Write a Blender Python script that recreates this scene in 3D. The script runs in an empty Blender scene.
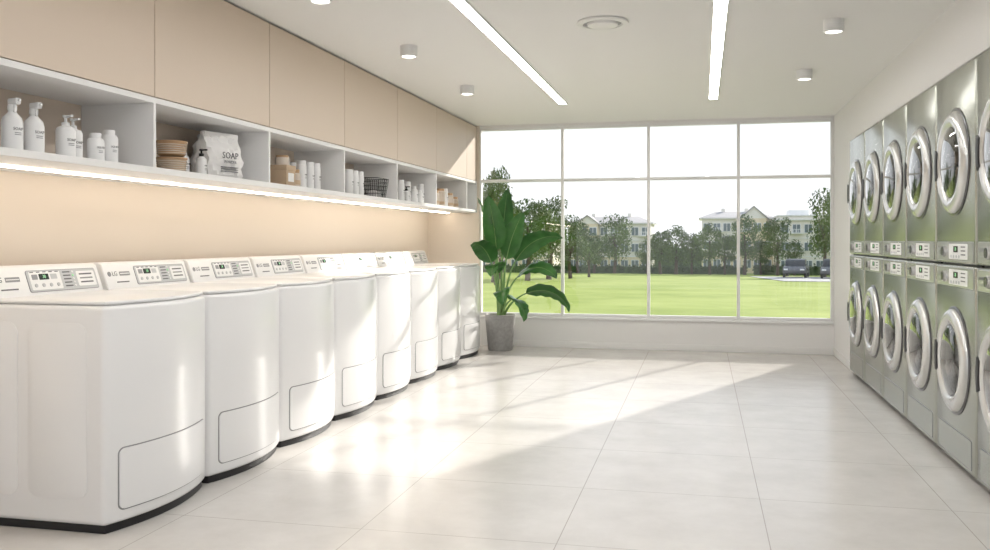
import bpy, bmesh, math, random
from mathutils import Matrix, Vector
random.seed(7)
S=bpy.context.scene
COL=S.collection

# ------------------------------------------------------------ materials
MATS={}
def mat(name,col,rough=0.5,metal=0.0,emit=None,estr=0,noise=None,trans=0,spec=0.5,coat=0):
    if name in MATS: return MATS[name]
    m=bpy.data.materials.new(name); m.use_nodes=True
    nt=m.node_tree; b=nt.nodes['Principled BSDF']
    b.inputs['Base Color'].default_value=(*col,1)
    b.inputs['Roughness'].default_value=rough
    b.inputs['Metallic'].default_value=metal
    b.inputs['Specular IOR Level'].default_value=spec
    b.inputs['Coat Weight'].default_value=coat
    if emit:
        b.inputs['Emission Color'].default_value=(*emit,1)
        b.inputs['Emission Strength'].default_value=estr
    if trans: b.inputs['Transmission Weight'].default_value=trans
    if noise:
        col2,scale,det=noise
        tc=nt.nodes.new('ShaderNodeTexCoord'); n=nt.nodes.new('ShaderNodeTexNoise')
        n.inputs['Scale'].default_value=scale; n.inputs['Detail'].default_value=det
        r=nt.nodes.new('ShaderNodeValToRGB')
        r.color_ramp.elements[0].position=.35; r.color_ramp.elements[1].position=.65
        r.color_ramp.elements[0].color=(*col,1); r.color_ramp.elements[1].color=(*col2,1)
        nt.links.new(tc.outputs['Object'],n.inputs['Vector'])
        nt.links.new(n.outputs['Fac'],r.inputs['Fac'])
        nt.links.new(r.outputs['Color'],b.inputs['Base Color'])
    MATS[name]=m; return m

def lin(r,g,b):
    f=lambda c:((c/255)/12.92 if c/255<=.04045 else ((c/255+.055)/1.055)**2.4)
    return (f(r),f(g),f(b))

M_white=mat('white_enamel',(.85,.85,.855),.28,coat=.3)
M_console=mat('console_white',(.83,.83,.825),.35)
M_panelgray=mat('panel_gray',(.52,.53,.54),.4)
M_line=mat('outline_gray',(.27,.27,.28),.4)
M_black=mat('black_rubber',(.012,.012,.014),.45)
M_disp=mat('display_black',(.02,.03,.025),.15)
M_digit=mat('digit_green',(.2,.45,.25),.5,emit=(.5,1,.5),estr=.35)
M_red=mat('logo_red',(.50,.10,.14),.4)
M_txt=mat('print_gray',(.12,.12,.13),.5)
M_ceil=mat('ceiling_paint',(.85,.845,.83),.8)
M_wallw=mat('wall_paint_white',(.82,.81,.80),.7)
M_beige=mat('wall_paint_beige',lin(228,216,203),.6)
M_cab=mat('cabinet_beige',lin(214,197,179),.42)
M_cabdark=mat('cabinet_gap',(.12,.09,.07),.8)
M_shelf=mat('shelf_white',(.84,.835,.83),.45)
M_shelfback=mat('shelf_back_beige',lin(224,209,193),.55)
M_frame=mat('window_frame',(.85,.85,.85),.35)
M_led=mat('led_warm',(1,.9,.75),.5,emit=(1,.87,.70),estr=14)
M_strip=mat('strip_diffuser',(1,1,1),.5,emit=(1,.985,.965),estr=19)
M_lens=mat('spot_lens',(1,1,1),.5,emit=(1,.95,.88),estr=5)
M_lamp=mat('lamp_body',(.82,.82,.81),.4)
M_vent=mat('vent_shadow',(.35,.35,.35),.6)
M_steel=mat('brushed_steel',(.41,.42,.375),.25,.9)
M_steel2=mat('steel_side',(.26,.26,.25),.4,.8)
M_ring=mat('door_ring_silver',(.66,.66,.65),.22,.6)
M_ringd=mat('door_ring_dark',(.14,.14,.15),.25,.8)
M_drum=mat('drum_steel',(.45,.45,.45),.3,.6)
M_hole=mat('drum_hole',(.05,.05,.05),.6)
M_bottle=mat('bottle_white',(.84,.84,.84),.35)
M_amber=mat('amber_glass',(.5,.32,.18),.3)
M_jar=mat('jar_glass',(.66,.58,.50),.1,spec=.8)
M_wood=mat('wood_lid',(.45,.28,.15),.5)
M_wire=mat('wire_black',(.02,.02,.02),.4)
M_kraft=mat('kraft_box',(.50,.37,.25),.7)
M_bag=mat('bag_paper',(.82,.81,.80),.6)
M_pot=mat('pot_concrete',(.36,.35,.34),.75,noise=((.44,.43,.42),30,3))
M_soil=mat('soil',(.04,.025,.015),.95)
M_leaf=mat('leaf_green',(.028,.105,.024),.30,noise=((.06,.19,.045),6,2))
M_rib=mat('leaf_rib',(.20,.34,.12),.45)
M_fol=mat('foliage',(.06,.11,.022),.7,noise=((.17,.24,.055),1.6,3))
M_fol2=mat('foliage_dark',(.04,.075,.022),.75,noise=((.09,.145,.045),2,3))
M_bark=mat('bark',(.10,.07,.05),.9)
M_bw=mat('building_cream',(.84,.80,.72),.8)
M_by=mat('building_yellow',(.78,.67,.47),.8)
M_bwhite=mat('building_trim',(.88,.87,.85),.7)
M_roof=mat('roof_gray',(.38,.36,.35),.85)
M_bglass=mat('building_glass',(.17,.21,.23),.15)
M_asph=mat('asphalt',(.40,.39,.37),.9)
M_car1=mat('car_paint_gray',(.16,.16,.165),.25,.3)
M_car2=mat('car_paint_silver',(.40,.41,.42),.25,.4)
M_carglass=mat('car_glass',(.02,.022,.025),.15)
M_tyre=mat('tyre',(.03,.03,.03),.8)

def floor_mat():
    m=bpy.data.materials.new('floor_tile'); m.use_nodes=True; nt=m.node_tree; b=nt.nodes['Principled BSDF']
    g=nt.nodes.new('ShaderNodeNewGeometry')
    mp=nt.nodes.new('ShaderNodeMapping'); mp.inputs['Location'].default_value=(.56+8.2,-4.33+8.2,0)
    nt.links.new(g.outputs['Position'],mp.inputs['Vector'])
    br=nt.nodes.new('ShaderNodeTexBrick'); br.offset=0; br.squash=1
    br.inputs['Scale'].default_value=1; br.inputs['Brick Width'].default_value=.82; br.inputs['Row Height'].default_value=.82
    br.inputs['Mortar Size'].default_value=.0022; br.inputs['Mortar Smooth'].default_value=.1
    nt.links.new(mp.outputs['Vector'],br.inputs['Vector'])
    n=nt.nodes.new('ShaderNodeTexNoise'); n.inputs['Scale'].default_value=2.6; n.inputs['Detail'].default_value=9; n.inputs['Roughness'].default_value=.68
    nt.links.new(g.outputs['Position'],n.inputs['Vector'])
    r=nt.nodes.new('ShaderNodeValToRGB'); r.color_ramp.elements[0].position=.3; r.color_ramp.elements[1].position=.70
    r.color_ramp.elements[0].color=(.595,.57,.54,1); r.color_ramp.elements[1].color=(.705,.68,.65,1)
    nt.links.new(n.outputs['Fac'],r.inputs['Fac'])
    nt.links.new(r.outputs['Color'],br.inputs['Color1']); nt.links.new(r.outputs['Color'],br.inputs['Color2'])
    br.inputs['Mortar'].default_value=(.42,.39,.36,1)
    nt.links.new(br.outputs['Color'],b.inputs['Base Color'])
    b.inputs['Roughness'].default_value=.22
    return m
M_floor=floor_mat()

def lawn_mat():
    m=bpy.data.materials.new('lawn_grass'); m.use_nodes=True; nt=m.node_tree; b=nt.nodes['Principled BSDF']
    g=nt.nodes.new('ShaderNodeNewGeometry')
    n=nt.nodes.new('ShaderNodeTexNoise'); n.inputs['Scale'].default_value=.25; n.inputs['Detail'].default_value=9; n.inputs['Roughness'].default_value=.7
    nt.links.new(g.outputs['Position'],n.inputs['Vector'])
    r=nt.nodes.new('ShaderNodeValToRGB'); r.color_ramp.elements[0].position=.35; r.color_ramp.elements[1].position=.68
    r.color_ramp.elements[0].color=(.24,.31,.05,1); r.color_ramp.elements[1].color=(.38,.43,.11,1)
    nt.links.new(n.outputs['Fac'],r.inputs['Fac']); nt.links.new(r.outputs['Color'],b.inputs['Base Color'])
    b.inputs['Roughness'].default_value=.9; b.inputs['Specular IOR Level'].default_value=.1
    return m
M_lawn=lawn_mat()

def glass_mat(name,fac,tint=(1,1,1),dark=None):
    m=bpy.data.materials.new(name); m.use_nodes=True; nt=m.node_tree
    for n in list(nt.nodes): nt.nodes.remove(n)
    o=nt.nodes.new('ShaderNodeOutputMaterial'); mx=nt.nodes.new('ShaderNodeMixShader')
    t=nt.nodes.new('ShaderNodeBsdfTransparent'); t.inputs['Color'].default_value=(*tint,1)
    gl=nt.nodes.new('ShaderNodeBsdfGlossy'); gl.inputs['Roughness'].default_value=.0 if dark is None else .05
    fr=nt.nodes.new('ShaderNodeFresnel'); fr.inputs['IOR'].default_value=1.5
    ma=nt.nodes.new('ShaderNodeMath'); ma.operation='MULTIPLY'; ma.inputs[1].default_value=fac; ma.use_clamp=True
    nt.links.new(fr.outputs[0],ma.inputs[0]); nt.links.new(ma.outputs[0],mx.inputs['Fac'])
    nt.links.new(t.outputs[0],mx.inputs[1]); nt.links.new(gl.outputs[0],mx.inputs[2])
    nt.links.new(mx.outputs[0],o.inputs['Surface'])
    return m
M_glass=glass_mat('window_glass',1.0)
M_doorglass=glass_mat('door_smoked_glass',2.0,(.30,.30,.32),1)

# ------------------------------------------------------------ builder
class B:
    def __init__(s): s.bm=bmesh.new(); s.mats=[]
    def mi(s,m):
        if m not in s.mats: s.mats.append(m)
        return s.mats.index(m)
    def add(s,t,m,smooth=True,M=None):
        if M is not None: bmesh.ops.transform(t,matrix=M,verts=t.verts)
        i=s.mi(m)
        for f in t.faces: f.material_index=i; f.smooth=smooth
        me=bpy.data.meshes.new('tmp'); t.to_mesh(me); t.free(); s.bm.from_mesh(me); bpy.data.meshes.remove(me)
    def box(s,a,b,m,bev=0,seg=2,M=None,smooth=True):
        t=bmesh.new(); bmesh.ops.create_cube(t,size=1)
        c=[(a[i]+b[i])/2 for i in range(3)]; d=[abs(b[i]-a[i]) for i in range(3)]
        bmesh.ops.transform(t,matrix=Matrix.Translation(c)@Matrix.Diagonal((*d,1)),verts=t.verts)
        if bev: bmesh.ops.bevel(t,geom=t.edges[:],offset=bev,segments=seg,profile=.5,affect='EDGES')
        s.add(t,m,smooth and bev>0,M)
    def prism(s,pts,z0,z1,m,bev=0,seg=3,M=None,smooth=True,ang=25):
        t=bmesh.new(); vs=[t.verts.new((p[0],p[1],z0)) for p in pts]; f=t.faces.new(vs)
        r=bmesh.ops.extrude_face_region(t,geom=[f]); vv=[v for v in r['geom'] if isinstance(v,bmesh.types.BMVert)]
        bmesh.ops.translate(t,vec=(0,0,z1-z0),verts=vv); bmesh.ops.recalc_face_normals(t,faces=t.faces)
        if bev:
            es=[e for e in t.edges if len(e.link_faces)==2 and e.calc_face_angle(0)>math.radians(ang)]
            bmesh.ops.bevel(t,geom=es,offset=bev,segments=seg,profile=.5,affect='EDGES')
        s.add(t,m,smooth,M)
    def lathe(s,prof,m,M=None,n=32,cap=True):
        t=bmesh.new(); rings=[]
        for r,z in prof:
            if r<1e-6: rings.append([t.verts.new((0,0,z))])
            else: rings.append([t.verts.new((r*math.cos(2*math.pi*k/n),r*math.sin(2*math.pi*k/n),z)) for k in range(n)])
        for a,b in zip(rings,rings[1:]):
            for k in range(n):
                k2=(k+1)%n
                if len(a)==1 and len(b)==1: continue
                if len(a)==1: t.faces.new((a[0],b[k2],b[k]))
                elif len(b)==1: t.faces.new((a[k],a[k2],b[0]))
                else: t.faces.new((a[k],a[k2],b[k2],b[k]))
        bmesh.ops.recalc_face_normals(t,faces=t.faces)
        s.add(t,m,True,M)
    def cyl(s,c,r,h,m,M=None,n=24,r2=None):
        r2=r if r2 is None else r2
        T=Matrix.Translation(c)
        s.lathe([(0,0),(r,0),(r2,h),(0,h)],m,(M@T if M is not None else T),n)
    def tube(s,pts,r,m,n=6,rad=None):
        t=bmesh.new(); prev=None; pts=[Vector(p) for p in pts]
        for i,p in enumerate(pts):
            d=(pts[min(i+1,len(pts)-1)]-pts[max(i-1,0)]).normalized()
            a=d.orthogonal().normalized() if prev is None else (prev-d*prev.dot(d)).normalized()
            prev=a; b=d.cross(a); rr=rad[i] if rad else r
            ring=[t.verts.new(p+(a*math.cos(2*math.pi*k/n)+b*math.sin(2*math.pi*k/n))*rr) for k in range(n)]
            if i:
                for k in range(n): t.faces.new((last[k],last[(k+1)%n],ring[(k+1)%n],ring[k]))
            last=ring
        s.add(t,m,True)
    def text(s,body,size,m,M,ext=.0004):
        cu=bpy.data.curves.new('t','FONT'); cu.body=body; cu.size=size; cu.extrude=ext; cu.resolution_u=2
        cu.align_x='CENTER'; cu.align_y='CENTER'
        o=bpy.data.objects.new('t',cu); COL.objects.link(o); dg=bpy.context.evaluated_depsgraph_get()
        me=bpy.data.meshes.new_from_object(o.evaluated_get(dg)); t=bmesh.new(); t.from_mesh(me)
        bpy.data.objects.remove(o); bpy.data.meshes.remove(me); bpy.data.curves.remove(cu)
        s.add(t,m,False,M)
    def obj(s,name,loc=(0,0,0),rz=0,ang=35):
        me=bpy.data.meshes.new(name); s.bm.to_mesh(me); s.bm.free()
        for m in s.mats: me.materials.append(m)
        me.set_sharp_from_angle(angle=math.radians(ang))
        return inst(name,me,loc,rz)
def inst(name,me,loc,rz=0,sc=(1,1,1)):
    o=bpy.data.objects.new(name,me); o.location=loc; o.rotation_euler=(0,0,rz); o.scale=sc; COL.objects.link(o); return o
# frame whose u axis is +Y, v axis is +Z, n axis is +X (front-facing planes)
FR=Matrix(((0,0,1,0),(1,0,0,0),(0,1,0,0),(0,0,0,1)))

# ------------------------------------------------------------ room
XL,XR,YB,YF,H=-3.08,1.345,9.93,-2.5,2.5
b=B(); b.box((XL-.15,YF,-.12),(2.2,YB+.16,0),M_floor); b.obj('floor')
b=B(); b.box((XL-.15,YF,H),(2.2,YB+.16,H+.15),M_ceil); b.obj('ceiling')
b=B(); b.box((XL-.15,YF,0),(XL,YB,H),M_beige); b.obj('wall_left')
# right wall with machine recess
Y1,Y0=8.645,8.63-.77*7-.015
b=B()
b.box((XR,Y1,0),(2.2,YB,H),M_wallw); b.box((XR,YF,0),(2.2,Y0,H),M_wallw)
b.box((XR,Y0,2.125),(2.2,Y1,H),M_wallw); b.box((2.05,Y0,0),(2.2,Y1,2.125),M_wallw)
b.obj('wall_right')
WX0,WX1,WZ0,WZ1=-2.47,1.33,.345,2.475
b=B()
b.box((XL,YB,0),(WX0,YB+.16,H),M_beige)
b.box((WX0,YB,0),(2.2,YB+.16,WZ0),M_wallw)
b.box((WX0,YB,WZ1),(2.2,YB+.16,H),M_wallw)
b.box((WX1,YB,WZ0),(2.2,YB+.16,WZ1),M_wallw)
b.obj('wall_back')
b=B(); b.box((WX0-.0,YB-.03,WZ0-.025),(WX1+.013,YB+.0,WZ0),M_frame,.004); b.obj('trim_1')
b=B(); b.box((-2.2,YB-.012,0),(XR,YB,.07),M_wallw,.002); b.obj('baseboard_back')
b=B(); b.box((XR-.012,Y1+.01,0),(XR,YB-.012,.07),M_wallw,.002); b.obj('baseboard_right')
pw=(WX1-WX0)/4; f=.016; yw=YB+.04
for i in range(4):
    x0=WX0+pw*i; x1=x0+pw
    b=B()
    b.box((x0,yw-.03,WZ0),(x0+f,yw+.03,WZ1),M_frame,.003); b.box((x1-f,yw-.03,WZ0),(x1,yw+.03,WZ1),M_frame,.003)
    for z in (WZ0,1.87-f,WZ1-2*f):
        b.box((x0+f,yw-.03,z),(x1-f,yw+.03,z+2*f),M_frame,.003)
    b.box((x0+f,yw-.002,WZ0+2*f),(x1-f,yw+.002,1.87-f),M_glass,smooth=False)
    b.box((x0+f,yw-.002,1.87+f),(x1-f,yw+.002,WZ1-2*f),M_glass,smooth=False)
    b.obj('window_%d'%(i+1))

# ------------------------------------------------------------ upper cabinets + shelf
mods=[9.48-1.147*k for k in range(9)][::-1]
b=B()
b.box((XL+.002,mods[0],1.895),(-2.522,YB-.002,2.495),M_cabdark)
edges=mods+[YB-.004]
for a,c in zip(edges,edges[1:]):
    b.box((-2.52,a+.003,1.872),(-2.5,c-.003,2.486),M_cab,.0015,1)
b.obj('upper_cabinet')
b=B()
b.box((-2.91,mods[0],1.512),(-2.89,YB-.004,1.868),M_shelfback)
b.box((XL+.002,mods[0],1.512),(-2.5,YB-.004,1.542),M_shelf,.001,1)
b.box((-2.91,mods[0],1.842),(-2.5,YB-.004,1.868),M_shelf,.001,1)
for y in mods+[YB-.014]:
    b.box((-2.889,y-.01,1.542),(-2.5,y+.01,1.842),M_shelf,.001,1)
b.obj('wall_shelf')
b=B(); b.box((-2.83,mods[0],1.502),(-2.815,YB-.05,1.512),M_led); b.obj('led_strip')

# ------------------------------------------------------------ washer
W=.765; BUL=.075
def arc(y): return BUL*(1-(2*y/W)**2)
def foot(ins=0,front=0,back=-.70,N=24,w=W):
    h=w/2-ins; pts=[(back,-h),]
    for k in range(N+1):
        y=-h+2*h*k/N; pts.append((arc(y*W/2/(w/2))-ins+front,y))
    pts.append((back,h)); return pts
def curved_panel(b,y0,y1,z0,z1,r,off,th,m,N=44):
    t=bmesh.new(); F=[];K=[]
    ys=[]
    for k in range(N+1):
        u=k/N; ys.append(y0+(y1-y0)*(.5-.5*math.cos(math.pi*u)))
    for y in ys:
        e=min(y-y0,y1-y); c=0 if e>=r else r-math.sqrt(max(0,r*r-(r-e)**2))
        c=min(c,r*.999)
        x=arc(y)+off
        F.append((t.verts.new((x,y,z0+c)),t.verts.new((x,y,z1-c)))); K.append((t.verts.new((x-th,y,z0+c)),t.verts.new((x-th,y,z1-c))))
    for i in range(N):
        t.faces.new((F[i][0],F[i+1][0],F[i+1][1],F[i][1]))
        t.faces.new((K[i][0],K[i][1],K[i+1][1],K[i+1][0]))
        t.faces.new((F[i][1],F[i+1][1],K[i+1][1],K[i][1])); t.faces.new((F[i][0],K[i][0],K[i+1][0],F[i+1][0]))
    for i in (0,N): t.faces.new((F[i][0],F[i][1],K[i][1],K[i][0]))
    bmesh.ops.recalc_face_normals(t,faces=t.faces)
    b.add(t,m,True)
def rrect(w,h,r,n=5):
    P=[]
    for cx,cy,a in ((w/2-r,h/2-r,0),(-w/2+r,h/2-r,90),(-w/2+r,-h/2+r,180),(w/2-r,-h/2+r,270)):
        for k in range(n+1):
            A=math.radians(a+90*k/n); P.append((cx+r*math.cos(A),cy+r*math.sin(A)))
    return P
b=B()
b.prism(foot(.018,0,-.68),0,.05,M_black,.004,2)
b.prism(foot(0,0,-.70),.035,.932,M_white,.022,5)
b.prism(foot(.012,0,-.575),.934,.95,M_white,.007,3)
b.box((-.69,-W/2+.006,.932),(-.575,W/2-.006,.95),M_console,.004)
curved_panel(b,-.325,.325,.085,.345,.028,.0014,.006,M_line)
curved_panel(b,-.320,.320,.090,.340,.025,.006,.009,M_white)
# side embossing both sides
for sy in (-1,1):
    SM=Matrix(((1,0,0,-.34),(0,0,-sy*-1,sy*(W/2)),(0,1,0,.50),(0,0,0,1)))
    for cx,w in ((-.17,.20),(.12,.28)):
        t=[(p[0]+cx,p[1]) for p in rrect(w,.72,.05)]
        b.prism(t,-.002,.0032,M_white,.0018,2,M=SM)
# console
t=bmesh.new()
prof=[(-.69,.945),(-.56,.945),(-.605,1.075),(-.625,1.085),(-.69,1.085)]
L=[t.verts.new((x,-W/2+.008,z)) for x,z in prof]; f0=t.faces.new(L)
r=bmesh.ops.extrude_face_region(t,geom=[f0]); bmesh.ops.translate(t,vec=(0,W-.016,0),verts=[v for v in r['geom'] if isinstance(v,bmesh.types.BMVert)])
bmesh.ops.recalc_face_normals(t,faces=t.faces)
bmesh.ops.bevel(t,geom=t.edges[:],offset=.007,segments=3,profile=.5,affect='EDGES')
b.add(t,M_console)
v=Vector((-.045,0,.13)).normalized(); n_=Vector((0,1,0)).cross(v)
CM=Matrix(((0,v.x,n_.x,-.56),(1,0,0,0),(0,v.z,n_.z,.945),(0,0,0,1)))
def cp(u,vv,w,h,r,z,m): 
    P=[(p[0]+u,p[1]+vv) for p in rrect(w,h,r,4)]; b.prism(P,-.003,z,m,0,M=CM,smooth=False)
cp(.11,.071,.47,.104,.012,.0015,M_line); cp(.11,.071,.464,.098,.010,.003,M_panelgray)
cp(-.01,.072,.20,.086,.006,.004,M_console)
cp(-.02,.090,.06,.028,.003,.006,M_disp)
b.text('38',.022,M_digit,CM@Matrix.Translation((-.02,.090,.0068)))
cp(.045,.090,.04,.024,.002,.0052,M_panelgray); cp(-.078,.090,.035,.024,.002,.0052,M_line)
for k in range(4):
    b.cyl((-.082+k*.048,.05,.003),.009,.004,M_panelgray,CM,12)
for k in range(5):
    cp(-.09+k*.04,.122-.009,.022,.004,.001,.0046,M_txt)
for k in range(5):
    cp(.135,.108-k*.017,.05,.006,.002,.0042,M_txt)
    b.cyl((.175,.108-k*.017,.003),.005,.003,M_digit if k==1 else M_console,CM,10)
cp(.265,.072,.13,.075,.008,.0045,M_console)
for k in range(3):
    cp(.265,.094-k*.02,.09,.007,.002,.0055,M_txt if k%2==0 else M_line)
b.cyl((-.335,.085,0),.013,.002,M_line,CM,20)
b.text('LG',.034,M_txt,CM@Matrix.Translation((-.292,.085,.001)))
cp(-.24,.04,.10,.006,.001,.0012,M_txt); cp(-.21,.085,.085,.022,.003,.0012,M_line); cp(-.21,.085,.078,.004,.001,.0018,M_console)
XW=-2.36
o=b.obj('washing_machine',(XW,3.18+.3925,0)); me_w=o.data
for k in range(1,8): inst('washing_machine.%03d'%k,me_w,(XW,3.18+.3925+.785*k,0))

# ------------------------------------------------------------ stacked units
b=B(); w2=.372
for sy in (-1,1):
    for x in (-.08,-.55): b.cyl((x,sy*.30,0),.025,.035,M_black)
b.box((-.66,-w2+.004,.03),(-.02,w2-.004,1.066),M_steel2,.004)
b.box((-.66,-w2+.004,1.078),(-.02,w2-.004,2.09),M_steel2,.004)
b.box((-.62,-w2+.01,1.06),(-.03,w2-.01,1.085),M_black)
for z0,z1 in ((.03,1.068),(1.076,2.095)):
    b.box((-.03,-w2,z0),(0,w2,z1),M_steel,.012,3)
def fp(u,vz,w,h,r,z,m):
    P=[(p[0]+u,p[1]+vz) for p in rrect(w,h,r,4)]; b.prism(P,-.004,z,m,0,M=FR,smooth=False)
for zc in (1.005,1.14):
    fp(0,zc,.70,.104,.010,.002,M_line); fp(0,zc,.694,.098,.008,.004,M_ring)
    fp(.08,zc,.34,.080,.006,.0055,M_console)
    fp(.04,zc+.012,.08,.032,.003,.007,M_disp)
    b.text('38',.026,M_digit,FR@Matrix.Translation((.04,zc+.012,.0076)))
    for k in range(4): b.cyl((-.045+k*.05,zc-.026,.0045),.008,.004,M_panelgray,FR,12)
    for k in range(3): fp(.175,zc+.024-k*.02,.08,.006,.002,.0062,M_txt)
    b.cyl((-.17,zc,.003),.030,.016,M_ring,FR,28); b.cyl((-.17,zc,.018),.024,.004,M_ringd,FR,28)
    fp(-.28,zc+.012,.09,.014,.003,.005,M_txt); fp(-.28,zc-.02,.08,.005,.001,.005,M_txt)
for zc in (.565,1.61):
    T=FR@Matrix.Translation((0,zc,0))
    b.lathe([(.285,-.002),(.285,.004),(.280,.007),(.262,.007)],M_ringd,T,64)
    b.lathe([(.272,0),(.271,.014),(.262,.026),(.243,.034),(.222,.036),(.203,.032),(.190,.024),(.186,.018)],M_ring,T,64)
    b.lathe([(.188,.022),(.182,.024),(.172,.014),(.165,.004)],M_ringd,T,64)
    b.lathe([(.175,.004),(.15,.0035),(.1,.003),(0,.0028)],M_drum,T,48)
    for k in range(3):
        A=math.radians(90+120*k)
        R=T@Matrix.Rotation(A,4,'Z')
        b.prism([(.03,-.012),(.15,-.035),(.15,.035),(.03,.012)],.003,.012,M_hole,.003,2,M=R)
    for rr,nn in ((.06,10),(.09,16),(.12,22),(.145,28)):
        for k in range(nn):
            A=2*math.pi*k/nn; b.cyl((rr*math.cos(A),rr*math.sin(A),.003),.004,.0012,M_hole,T,6)
    b.lathe([(.182,.026),(.16,.034),(.11,.041),(.05,.044),(0,.045)],M_doorglass,T,48)
    # grip recess on viewer's left
    P=[]
    for k in range(13):
        A=math.radians(180-19+38*k/12); P.append((.262*math.cos(A),.262*math.sin(A)))
    for k in range(13):
        A=math.radians(180+19-38*k/12); P.append((.215*math.cos(A),.215*math.sin(A)))
    b.prism(P,.015,.040,M_black,.003,2,M=T)
fp(0,.13,.62,.15,.012,.0015,M_line); fp(0,.13,.614,.144,.010,.003,M_steel)
o=b.obj('stacked_laundry_unit',(1.30,8.63-.385,0),math.pi); me_s=o.data
for k in range(1,7): inst('stacked_laundry_unit.%03d'%k,me_s,(1.30,8.63-.385-.77*k,0),math.pi)

# ------------------------------------------------------------ ceiling fixtures
for i,x in enumerate((-1.285,.10)):
    b=B(); b.box((x-.045,.6,H-.012),(x-.036,8.45,H),M_lamp); b.box((x+.036,.6,H-.012),(x+.045,8.45,H),M_lamp)
    b.box((x-.045,8.45,H-.012),(x+.045,8.459,H),M_lamp); b.box((x-.045,.591,H-.012),(x+.045,.6,H),M_lamp)
    b.box((x-.036,.6,H-.009),(x+.036,8.45,H-.001),M_strip)
    b.obj('ceiling_strip_light' if i==0 else 'ceiling_strip_light.001')
b=B()
b.lathe([(0,-.065),(.046,-.065),(.048,-.072),(.056,-.072),(.058,-.069),(.058,0),(0,0)],M_lamp,n=40)
b.lathe([(0,-.0665),(.045,-.0665)],M_lens,n=32)
o=b.obj('ceiling_spotlight',(-1.916,4.31,H)); me_d=o.data
for k,(x,y) in enumerate(((-1.916,5.74),(-1.93,7.33),(.758,5.62),(.764,7.23),(-1.916,2.8),(.76,4.0))): inst('ceiling_spotlight.%03d'%(k+1),me_d,(x,y,H))
b=B()
b.lathe([(.15,0),(.155,-.006),(.15,-.014),(.118,-.018),(.112,-.008)],M_lamp,n=48)
b.lathe([(.112,-.006),(.085,-.010)],M_vent,n=48)
b.lathe([(.092,-.012),(.088,-.024),(.06,-.030),(0,-.031)],M_lamp,n=48)
b.lathe([(.13,-.001),(0,-.001)],M_vent,n=48)
b.obj('ceiling_air_vent',(-.577,5.36,H))

# ------------------------------------------------------------ shelf goods
SZ=1.5422
def label(b,r,z,txt='SOAP',s=.016):
    b.text(txt,s,M_txt,Matrix.Translation((r+.0006,0,z))@FR)
    for k in range(2): b.box((r-.001,-s*.8,z-.016-k*.007),(r+.0008,s*.8,z-.0135-k*.007),M_line)
def spray():
    b=B(); b.lathe([(0,0),(.036,0),(.039,.004),(.039,.11),(.034,.13),(.018,.148),(.014,.155),(.014,.165)],M_bottle)
    b.lathe([(.017,.158),(.017,.178),(.012,.182),(.0,.182)],M_bottle,n=20)
    b.box((-.016,-.011,.180),(.042,.011,.205),M_bottle,.005,3); b.box((.040,-.005,.190),(.052,.005,.200),M_bottle,.002)
    b.box((.014,-.005,.150),(.022,.005,.184),M_bottle,.002)
    label(b,.039,.085); return b
def pump():
    b=B(); b.lathe([(0,0),(.036,0),(.039,.004),(.039,.115),(.034,.128),(.016,.136),(.014,.142)],M_bottle)
    b.lathe([(.016,.138),(.016,.150),(.006,.152),(.006,.170),(.012,.171),(.012,.180),(0,.181)],M_bottle,n=20)
    b.box((0,-.006,.171),(.045,.006,.180),M_bottle,.002); label(b,.039,.075); return b
def capb(h=.14,m=M_bottle,cap=M_bottle):
    b=B(); b.lathe([(0,0),(.034,0),(.037,.004),(.037,h-.035),(.030,h-.022),(.022,h-.02)],m)
    b.lathe([(.024,h-.024),(.024,h),(.022,h+.002),(0,h+.002)],cap,n=24); label(b,.037,h*.5,'LIQUID',.012); return b
def tall(h=.19):
    b=B(); b.lathe([(0,0),(.032,0),(.034,.003),(.034,h-.05),(.033,h-.03),(.030,h-.028)],M_bottle)
    b.lathe([(.031,h-.03),(.031,h-.002),(.029,h),(0,h)],M_bottle,n=28); label(b,.034,h*.5,'SOAP',.014); return b
def jar(h=.13,m=M_jar,lid=M_wood):
    b=B(); b.lathe([(0,0),(.042,0),(.046,.006),(.046,h-.03),(.038,h-.02)],m)
    b.lathe([(.04,h-.022),(.04,h),(0,h)],lid,n=28); 
    b.lathe([(.0465,.02),(.0465,.05)],M_kraft,n=28); return b
cache={}
def put(fn,name,y,x=-2.62,key=None,rz=0,**kw):
    key=key or (name,str(kw))
    if key in cache:
        me,c=cache[key]; 
        o=inst(name,me,(x,y,SZ),rz); return o
    o=fn(**kw).obj(name,(x,y,SZ),rz); cache[key]=(o.data,1); return o
for y in (2.965,3.08): put(spray,'spray_bottle',y,-2.60,rz=-.3)
put(spray,'spray_bottle',2.84,-2.66)
for y,x in ((3.265,-2.60),(3.36,-2.64)): put(pump,'pump_bottle',y,x,rz=-.3)
put(capb,'detergent_bottle',3.455,-2.60,rz=-.3,h=.125); put(capb,'detergent_bottle',3.55,-2.60,rz=-.3,h=.15)
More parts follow.
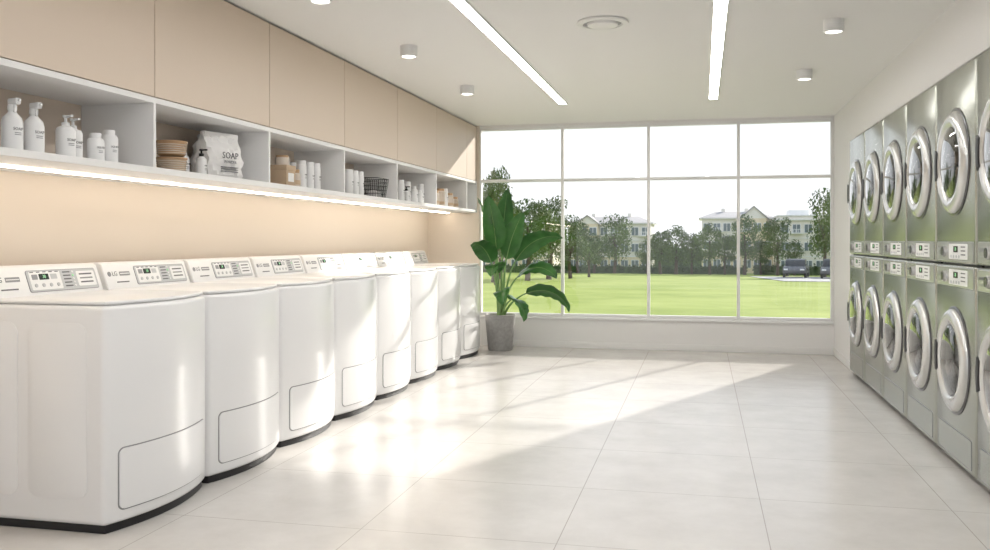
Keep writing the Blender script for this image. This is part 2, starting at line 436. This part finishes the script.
# basket stack: two wire-wrapped storage bowls
def bowls():
    b=B()
    for z in (0,.085):
        b.lathe([(0,z+.002),(.058,z+.002),(.068,z+.010),(.074,z+.072),(.070,z+.072),(.064,z+.014),(0,z+.006)],M_amber if z else M_kraft,n=36)
        b.lathe([(.072,z+.070),(.078,z+.072),(.078,z+.080),(.070,z+.080)],M_wood,n=36)
        for k in range(5): b.lathe([(.068+k*.0012,z+.013+k*.011),(.0725+k*.0012,z+.016+k*.011),(.069+k*.0012,z+.019+k*.011)],M_jar,n=36)
    return b
put(bowls,'woven_bowl_stack',4.13,-2.66)
def smallpump():
    b=B(); b.lathe([(0,0),(.024,0),(.026,.003),(.026,.085),(.012,.1)],M_bottle); b.lathe([(.013,.098),(.013,.115),(.005,.116),(.005,.13),(.011,.13),(.011,.138),(0,.138)],M_black,n=16)
    b.box((0,-.005,.13),(.034,.005,.138),M_black,.002); label(b,.026,.05,'SOAP',.01); return b
put(smallpump,'soap_dispenser',4.28,-2.58); put(capb,'detergent_bottle',4.29,-2.70,h=.125)
# detergent bag
def bag():
    t=bmesh.new(); bmesh.ops.create_cube(t,size=1); bmesh.ops.subdivide_edges(t,edges=t.edges[:],cuts=11,use_grid_fill=True)
    for v_ in t.verts:
        x,y,z=v_.co; zz=z+.5
        th=.15*(1-.78*max(0,zz-.5)/.5)*(1-.25*max(0,.12-zz)/.12)
        px=x*th*(1-.35*(2*abs(y))**3); py=y*.27*(1-.03*abs(math.sin(zz*9)))
        w_=.007*math.sin(31*y+17*z)+.005*math.sin(53*z+11*x)
        v_.co=(px+w_*(1 if x>0 else -1),py,max(0,zz*.245+.008*math.sin(23*y)*zz))
    b=B(); b.add(t,M_bag)
    b.box((-.012,-.128,.225),(.024,.128,.258),M_bag,.006,3)
    b.text('SOAP',.05,M_txt,Matrix.Translation((.086,0,.125))@FR,.001)
    b.text('POWDER',.022,M_line,Matrix.Translation((.087,0,.09))@FR,.001)
    for k in range(3): b.box((.07,-.06,.06-k*.012),(.0862,.06,.064-k*.012),M_line)
    return b
put(bag,'detergent_bag',4.56,-2.64,rz=-.25); put(bag,'detergent_bag',4.70,-2.78,rz=.1)
def kbox():
    b=B(); b.box((-.06,-.065,0),(.06,.065,.12),M_kraft,.003); b.box((-.063,-.068,.1),(.063,.068,.135),M_kraft,.003)
    b.cyl((0,0,.135),.045,.05,M_jar); b.cyl((0,0,.185),.04,.014,M_wood); b.box((.058,-.04,.03),(.0612,.04,.085),M_bag); return b
put(kbox,'kraft_box',5.30)
put(jar,'storage_jar',5.46,-2.62,h=.12)
for y in (5.58,5.70,5.81): put(tall,'soap_bottle',y)
put(tall,'soap_bottle',5.68,-2.74)
for y in (6.36,6.47,6.58): put(tall,'soap_bottle',y,-2.60)
def wb():
    b=B(); 
    def P(a,u,z): 
        s=.075+.025*z/.16; return (s*.8*a,s*1.25*u,z)
    def ring(z):
        p=[P(*q,z) for q in ((-1,-1),(1,-1),(1,1),(-1,1),(-1,-1))]; 
        for q0,q1 in zip(p,p[1:]): b.tube([q0,q1],.0026,M_wire,5)
    for z in (.003,.035,.067,.099,.131,.16): ring(z)
    N=9
    for k in range(N+1):
        u=-1+2*k/N
        for a in (-1,1): b.tube([P(a,u,.003),P(a,u,.16)],.002,M_wire,4); b.tube([P(u,a,.003),P(u,a,.16)],.002,M_wire,4)
        b.tube([P(-1,u,.003),P(1,u,.003)],.0016,M_wire,4)
    b.box((-.04,-.07,.006),(.04,.07,.06),M_bag,.02,3); return b
put(wb,'wire_basket',6.93,-2.61)
put(tall,'soap_bottle',7.56,-2.60); put(smallpump,'soap_dispenser',7.66,-2.58); put(tall,'soap_bottle',7.80,-2.62)
put(capb,'detergent_bottle',7.93,-2.60,h=.15); put(capb,'detergent_bottle',8.10,-2.60,h=.125); put(tall,'soap_bottle',8.20,-2.62)
put(jar,'storage_jar',8.60,-2.6,h=.15); put(jar,'storage_jar',8.80,-2.6,h=.18); put(tall,'soap_bottle',8.95,-2.60); put(jar,'storage_jar',9.12,-2.6,h=.15); put(jar,'storage_jar',9.32,-2.6,h=.12)

# ------------------------------------------------------------ plant
b=B()
b.lathe([(0,0),(.125,0),(.133,.006),(.165,.36),(.168,.385),(.160,.39),(.150,.385),(.147,.34)],M_pot,n=48)
b.lathe([(.149,.345),(.05,.352),(0,.355)],M_soil,n=24)
def leaf(base,az,reach,zt,ln,wd,droop,tw=0):
    d=Vector((math.cos(az),math.sin(az),0)); bp=Vector(base)
    p0=bp; p2=Vector((bp.x,bp.y,0))+d*reach+Vector((0,0,zt)); p1=Vector((bp.x,bp.y,0))+d*reach*.25+Vector((0,0,zt*.72+.1))
    st=[(p0*(1-t)**2+p1*2*t*(1-t)+p2*t*t) for t in [k/10 for k in range(11)]]
    b.tube(st,.01,M_rib,7,rad=[.015-.0008*k for k in range(11)])
    tan=(st[-1]-st[-2]).normalized(); N=20; t=bmesh.new(); rows=[]; pos=st[-1].copy(); el=math.asin(max(-1,min(1,tan.z)))
    mid=[]
    side0=Vector((-d.y,d.x,0))
    for k in range(N+1):
        u=k/N; e=el-droop*u**1.2
        dirv=d*math.cos(e)+Vector((0,0,math.sin(e)))
        if k: pos=pos+dirv*ln/N
        nrm=(-d*math.sin(e)+Vector((0,0,math.cos(e))))
        side=(side0*math.cos(tw)+nrm*math.sin(tw)); nn=(nrm*math.cos(tw)-side0*math.sin(tw))
        w=wd*(math.sin(math.pi*min(1,u**.75*.98+.02)))**.62*(1-.15*u)
        if k==N: w=.002
        row=[]
        for j in range(-4,5):
            q=j/4
            row.append(t.verts.new(pos+side*w*q+nn*(abs(q)*w*.24-abs(q)**3*w*.2+.007*math.sin(u*30+az)*abs(q))))
        rows.append(row); mid.append(pos+nn*.001)
    for r0,r1 in zip(rows,rows[1:]):
        for j in range(8): t.faces.new((r0[j],r0[j+1],r1[j+1],r1[j]))
    b.add(t,M_leaf); b.tube(mid,.004,M_rib,5,rad=[.0065-.0003*k for k in range(N+1)])
R=math.radians
# (azimuth, reach, start height, length, halfwidth, droop, twist)
for az,re,zt,ln,wd,dr,tw in (
 (-95,.10,1.10,.64,.13,.35,.1),(-60,.06,1.20,.58,.13,.3,.3),(-118,.08,1.16,.56,.12,.55,-.5),
 (-12,.16,.98,.64,.135,1.25,-.75),(-30,.22,.80,.60,.13,1.45,.55),(5,.26,.62,.58,.12,1.7,-.7),
 (-85,.22,.85,.50,.12,1.7,.3),(-50,.22,.56,.44,.125,2.1,-.4),(-112,.14,.96,.44,.125,1.2,.6),(-75,.16,.62,.38,.10,1.9,.4),
 (25,.05,1.1,.42,.10,.4,.5),(-45,.10,1.0,.6,.12,.5,-.9)):
    a=R(az); leaf((.03*math.cos(a),.03*math.sin(a),.34),a,re,zt,ln,wd,dr,tw)
b.obj('potted_banana_plant',(-2.15,9.58,0),ang=60)

# ------------------------------------------------------------ exterior
def gz(y): return -.3-.0237*(y-10.5)
b=B(); t=bmesh.new()
vs=[t.verts.new(p) for p in ((-140,10.3,gz(10.3)),(140,10.3,gz(10.3)),(140,320,gz(320)),(-140,320,gz(320)))]; t.faces.new(vs); b.add(t,M_lawn,False); b.obj('lawn')
b=B(); t=bmesh.new()
vs=[t.verts.new(p) for p in ((5.2,61,gz(61)+.03),(60,54,gz(54)+.03),(60,80,gz(80)+.03),(3.9,80,gz(80)+.03))]; t.faces.new(vs); b.add(t,M_asph,False); b.obj('parking_lot')

def quads(t,c,r,n,size,flat=1):
    for _ in range(n):
        while True:
            p=Vector((random.uniform(-1,1),random.uniform(-1,1),random.uniform(-1,1)))
            if .45<p.length<1: break
        q=Vector((p.x*r[0]+c[0],p.y*r[1]+c[1],p.z*r[2]+c[2]))
        a=Vector((random.gauss(0,1),random.gauss(0,1),random.gauss(0,1))).normalized(); o_=a.orthogonal().normalized(); s_=size*random.uniform(.6,1.3)
        p2=a.cross(o_)
        vv=[t.verts.new(q+o_*s_),t.verts.new(q+p2*s_*.6),t.verts.new(q-o_*s_),t.verts.new(q-p2*s_*.6)]; t.faces.new(vv)
def tree_mesh(kind):
    b=B(); b.tube([(0,0,0),(.02,.01,.25),(0,0,.6)],.03,M_bark,8,rad=[.035,.025,.012])
    for k in range(6):
        A=k*1.05; b.tube([(0,0,.22+.04*k),(.12*math.cos(A),.12*math.sin(A),.42+.04*k)],.01,M_bark,5,rad=[.013,.004])
    t=bmesh.new()
    if kind=='round':
        for k in range(16):
            A=random.uniform(0,6.28); zz=random.uniform(.3,.86); rr=.26*math.sqrt(max(0,1-((zz-.55)/.42)**2))*random.uniform(.5,1)
            s_=random.uniform(.09,.16); quads(t,(rr*math.cos(A),rr*math.sin(A),zz),(s_,s_,s_*.85),150,.017)
        quads(t,(0,0,.6),(.22,.22,.33),600,.02)
    else:
        for k in range(14):
            u=k/13; zz=.16+.8*u; rr=.24*(1-u)**.8+.02
            for j in range(5):
                A=random.uniform(0,6.28); quads(t,(rr*.6*math.cos(A),rr*.6*math.sin(A),zz),(rr*.6,rr*.6,.05),45,.016)
    b.add(t,M_fol if kind=='round' else M_fol2,False)
    me_o=b.obj('tree'); me=me_o.data; bpy.data.objects.remove(me_o); return me
TR=[tree_mesh('round'),tree_mesh('round'),tree_mesh('cone')]
def tree(k,x,y,top,w):
    z=gz(y)+.01; h=(top-z)/.97; s=w/.62
    inst('tree',TR[k],(x,y,z),random.uniform(0,6),(s,s,h))
for a in ((0,-10.3,45,5.2,2.3),(0,-11.6,50,4.2,2.8),(1,-10.6,55,4.1,3.2),(0,-10.1,60,4.3,3.6),(1,-9.2,64,3.3,2.8),(0,-13.5,60,4.3,3.5),(1,-17,58,5,4),(0,-8.6,70,1.6,2.2),
          (1,-8.7,92,4.3,3.4),(0,-12.6,93,3.4,3.0),(1,-10.9,93,2.2,2.6),(0,-4.0,90,2.3,3.0),(1,-2.5,90,3.0,3.4),(0,-1.0,91,2.1,2.6),(1,-5.4,92,1.6,2.2),(1,.75,90,3.2,2.8),(0,2.2,91,2.0,2.4),(1,4.0,90,4.1,3.3),(0,5.6,91,1.4,2.0),(0,6.9,88,3.5,3.0),(1,8.6,90,1.5,2.2),
          (1,10.3,82,6.2,3.2),(0,12.4,85,5.0,3.2),(1,14,88,5,4),(1,-22,62,5,4),(0,18,86,5,4)): tree(*a)
def hedge(name,x0,x1,y,h,dp,m,size,dens):
    b=B(); z=gz(y); t=bmesh.new(); 
    n=int((x1-x0)*dens)
    for _ in range(n):
        cx=random.uniform(x0,x1); quads(t,(cx,y,z+h*random.uniform(.35,.62)),(h*.6,dp/2,h*.45),14,size)
    b.add(t,m,False); b.box((x0,y-dp*.3,z-.1),(x1,y+dp*.3,z+h*.75),m); b.obj(name)
hedge('hedge',-26,4.2,94,.95,1.2,M_fol2,.14,9)
hedge('hedge',5.0,24,92,1.1,1.2,M_fol2,.14,9)
hedge('distant_treeline',-60,60,150,4.6,8,M_fol2,.45,4)

def building(name,x0,x1,y,dp,ze,zr,gables,bays,low=M_by,flat=False):
    b=B(); zb=gz(y)-.4; z0=gz(y); fh=(ze-z0)/3
    b.box((x0,y,zb),(x1,y+dp,ze),M_bw); b.box((x0-.05,y-.06,zb),(x1+.05,y,z0+fh),low)
    for k in (1,2): b.box((x0-.03,y-.09,z0+fh*k-.06),(x1+.03,y,z0+fh*k+.04),M_bwhite)
    b.box((x0-.3,y-.3,ze-.04),(x1+.3,y+dp+.3,ze+.08),M_bwhite)
    if flat:
        b.box((x0,y,ze+.08),(x1,y+dp,ze+.45),M_bw); b.box((x0-.12,y-.12,ze+.42),(x1+.12,y+dp+.12,ze+.52),M_bwhite)
        b.box((x0+1.2,y+2,ze+.5),(x0+3.2,y+5,ze+1.1),M_bwhite); b.box((x1-2.6,y+3,ze+.5),(x1-1.2,y+5,ze+.95),M_roof)
    else:
        t=bmesh.new(); e=.35; v_=[t.verts.new(p) for p in ((x0-e,y-e,ze+.08),(x1+e,y-e,ze+.08),(x1+e,y+dp+e,ze+.08),(x0-e,y+dp+e,ze+.08),(x0+1.6,y+dp/2,zr),(x1-1.6,y+dp/2,zr))]
        for q in ((0,1,5,4),(1,2,5),(2,3,4,5),(3,0,4)): t.faces.new([v_[i] for i in q])
        b.add(t,M_roof,False)
        for cx in (x0+2.4,x1-2.6): b.box((cx-.2,y+dp/2-.3,zr-.5),(cx+.2,y+dp/2+.3,zr+.35),M_bw)
    for gx,gw,gh in gables:
        b.box((gx-gw/2,y-.7,zb),(gx+gw/2,y+.2,ze),low)
        G=Matrix(((1,0,0,0),(0,0,1,0),(0,1,0,0),(0,0,0,1)))
        b.prism([(gx-gw/2,ze),(gx+gw/2,ze),(gx,ze+gh-.12)],y-.68,y+3,M_bw,0,M=G,smooth=False)
        for s_ in (-1,1):
            P=[(gx,ze+gh),(gx+s_*(gw/2+.25),ze-.05),(gx+s_*(gw/2+.25),ze-.17),(gx,ze+gh-.12)]
            b.prism(P,y-.85,y+3.2,M_roof,0,M=G,smooth=False)
    W_=(x1-x0)/bays
    for k in range(bays):
        cx=x0+W_*(k+.5); yy=y
        for gx,gw,gh in gables:
            if abs(cx-gx)<gw/2+.1: yy=y-.7
        for f_ in range(3):
            zc=z0+fh*(f_+.5)+.05; ww=.36; hh=.42
            b.box((cx-ww-.06,yy-.10,zc-hh-.06),(cx+ww+.06,yy,zc+hh+.06),M_bwhite)
            b.box((cx-ww,yy-.12,zc-hh),(cx-.03,yy-.1,zc+hh),M_bglass); b.box((cx+.03,yy-.12,zc-hh),(cx+ww,yy-.1,zc+hh),M_bglass)
            if k%3==1 and f_:
                b.box((cx-.7,yy-.6,zc-hh-.12),(cx+.7,yy,zc-hh-.05),M_bwhite)
                for j in range(9): b.box((cx-.7+j*.17,yy-.6,zc-hh-.05),(cx-.66+j*.17,yy-.57,zc-.08),M_bwhite)
                b.box((cx-.7,yy-.62,zc-.1),(cx+.7,yy-.56,zc-.05),M_bwhite)
    b.obj(name)
building('apartment_building',-14.6,-5.5,100,8,3.0,3.9,((-12.4,2.4,1.0),),8)
building('apartment_building',.0,7.6,104,8,3.6,4.5,((5.6,2.8,1.4),),7)
building('apartment_building',7.9,22,99,8,3.3,4.2,(),12,M_bw,True)
building('apartment_building',-34,-17,104,8,2.9,3.9,((-30,2.2,1.0),),13)

def car(m):
    b=B(); G=Matrix(((1,0,0,0),(0,0,1,0),(0,1,0,0),(0,0,0,1)))
    bodyp=[(-2.15,.35),(-2.2,.6),(-2.05,.85),(-1.2,.95),(1.1,.95),(1.9,.85),(2.2,.65),(2.2,.35)]
    b.prism(bodyp,-.88,.88,m,.07,3,M=G); cab=[(-1.35,.9),(-.75,1.42),(.55,1.45),(1.35,.9)]
    b.prism(cab,-.76,.76,M_carglass,.06,3,M=G); b.prism([(-.8,1.38),(-.72,1.46),(.5,1.49),(.62,1.4)],-.72,.72,m,.02,2,M=G)
    for x in (-1.35,1.35):
        for y in (-.9,.72):
            R_=Matrix.Translation((x,y,.33))@Matrix.Rotation(math.pi/2,4,'X')@Matrix.Translation((0,0,-.18)); b.lathe([(0,0),(.33,0),(.34,.09),(.33,.18),(0,.18)],M_tyre,R_,24)
            b.lathe([(0,-.01),(.2,-.005),(.2,.185),(0,.19)],M_car2,R_,16)
    for y in (-.62,.62):
        b.box((-2.24,y-.16,.62),(-2.15,y+.16,.74),M_bwhite,.01); b.box((2.15,y-.16,.66),(2.22,y+.16,.78),M_red,.01)
    return b
o=car(M_car1).obj('parked_car',(7.5,77,gz(77)+.05),R(80)); d1=o.data
inst('parked_car',d1,(10.0,74,gz(74)+.05),R(80)); inst('parked_car',d1,(15,72,gz(72)+.05),R(64))
o=car(M_car2).obj('parked_car',(12.4,73,gz(73)+.05),R(64))

# ------------------------------------------------------------ light
wd=bpy.data.worlds.new('sky'); S.world=wd; wd.use_nodes=True; nt=wd.node_tree
bg=nt.nodes['Background']; tc=nt.nodes.new('ShaderNodeTexCoord'); sx=nt.nodes.new('ShaderNodeSeparateXYZ'); rp=nt.nodes.new('ShaderNodeValToRGB')
nt.links.new(tc.outputs['Generated'],sx.inputs[0]); nt.links.new(sx.outputs['Z'],rp.inputs['Fac']); nt.links.new(rp.outputs['Color'],bg.inputs['Color'])
rp.color_ramp.elements[0].color=(.93,.95,.955,1); rp.color_ramp.elements[1].color=(.62,.74,.93,1); rp.color_ramp.elements[1].position=.8
bg.inputs['Strength'].default_value=.98
sd=bpy.data.lights.new('sun','SUN'); sd.energy=5.0; sd.angle=R(1.2); sd.color=(1,.945,.87)
so=bpy.data.objects.new('sun',sd); COL.objects.link(so); el=R(21.5); v=Vector((-.42,-.9,0)).normalized()*math.cos(el)+Vector((0,0,-math.sin(el)))
so.rotation_euler=v.to_track_quat('-Z','Y').to_euler(); so.location=(20,30,20)

# ------------------------------------------------------------ camera
cd=bpy.data.cameras.new('camera'); co=bpy.data.objects.new('camera',cd); COL.objects.link(co)
co.location=(0,0,1.2); co.rotation_euler=(math.pi/2,0,math.atan(207/898)); cd.sensor_width=36; cd.lens=898/990*36; cd.shift_y=-35/990; cd.clip_end=800
S.camera=co
S.view_settings.view_transform='Standard'; S.view_settings.exposure=0.36
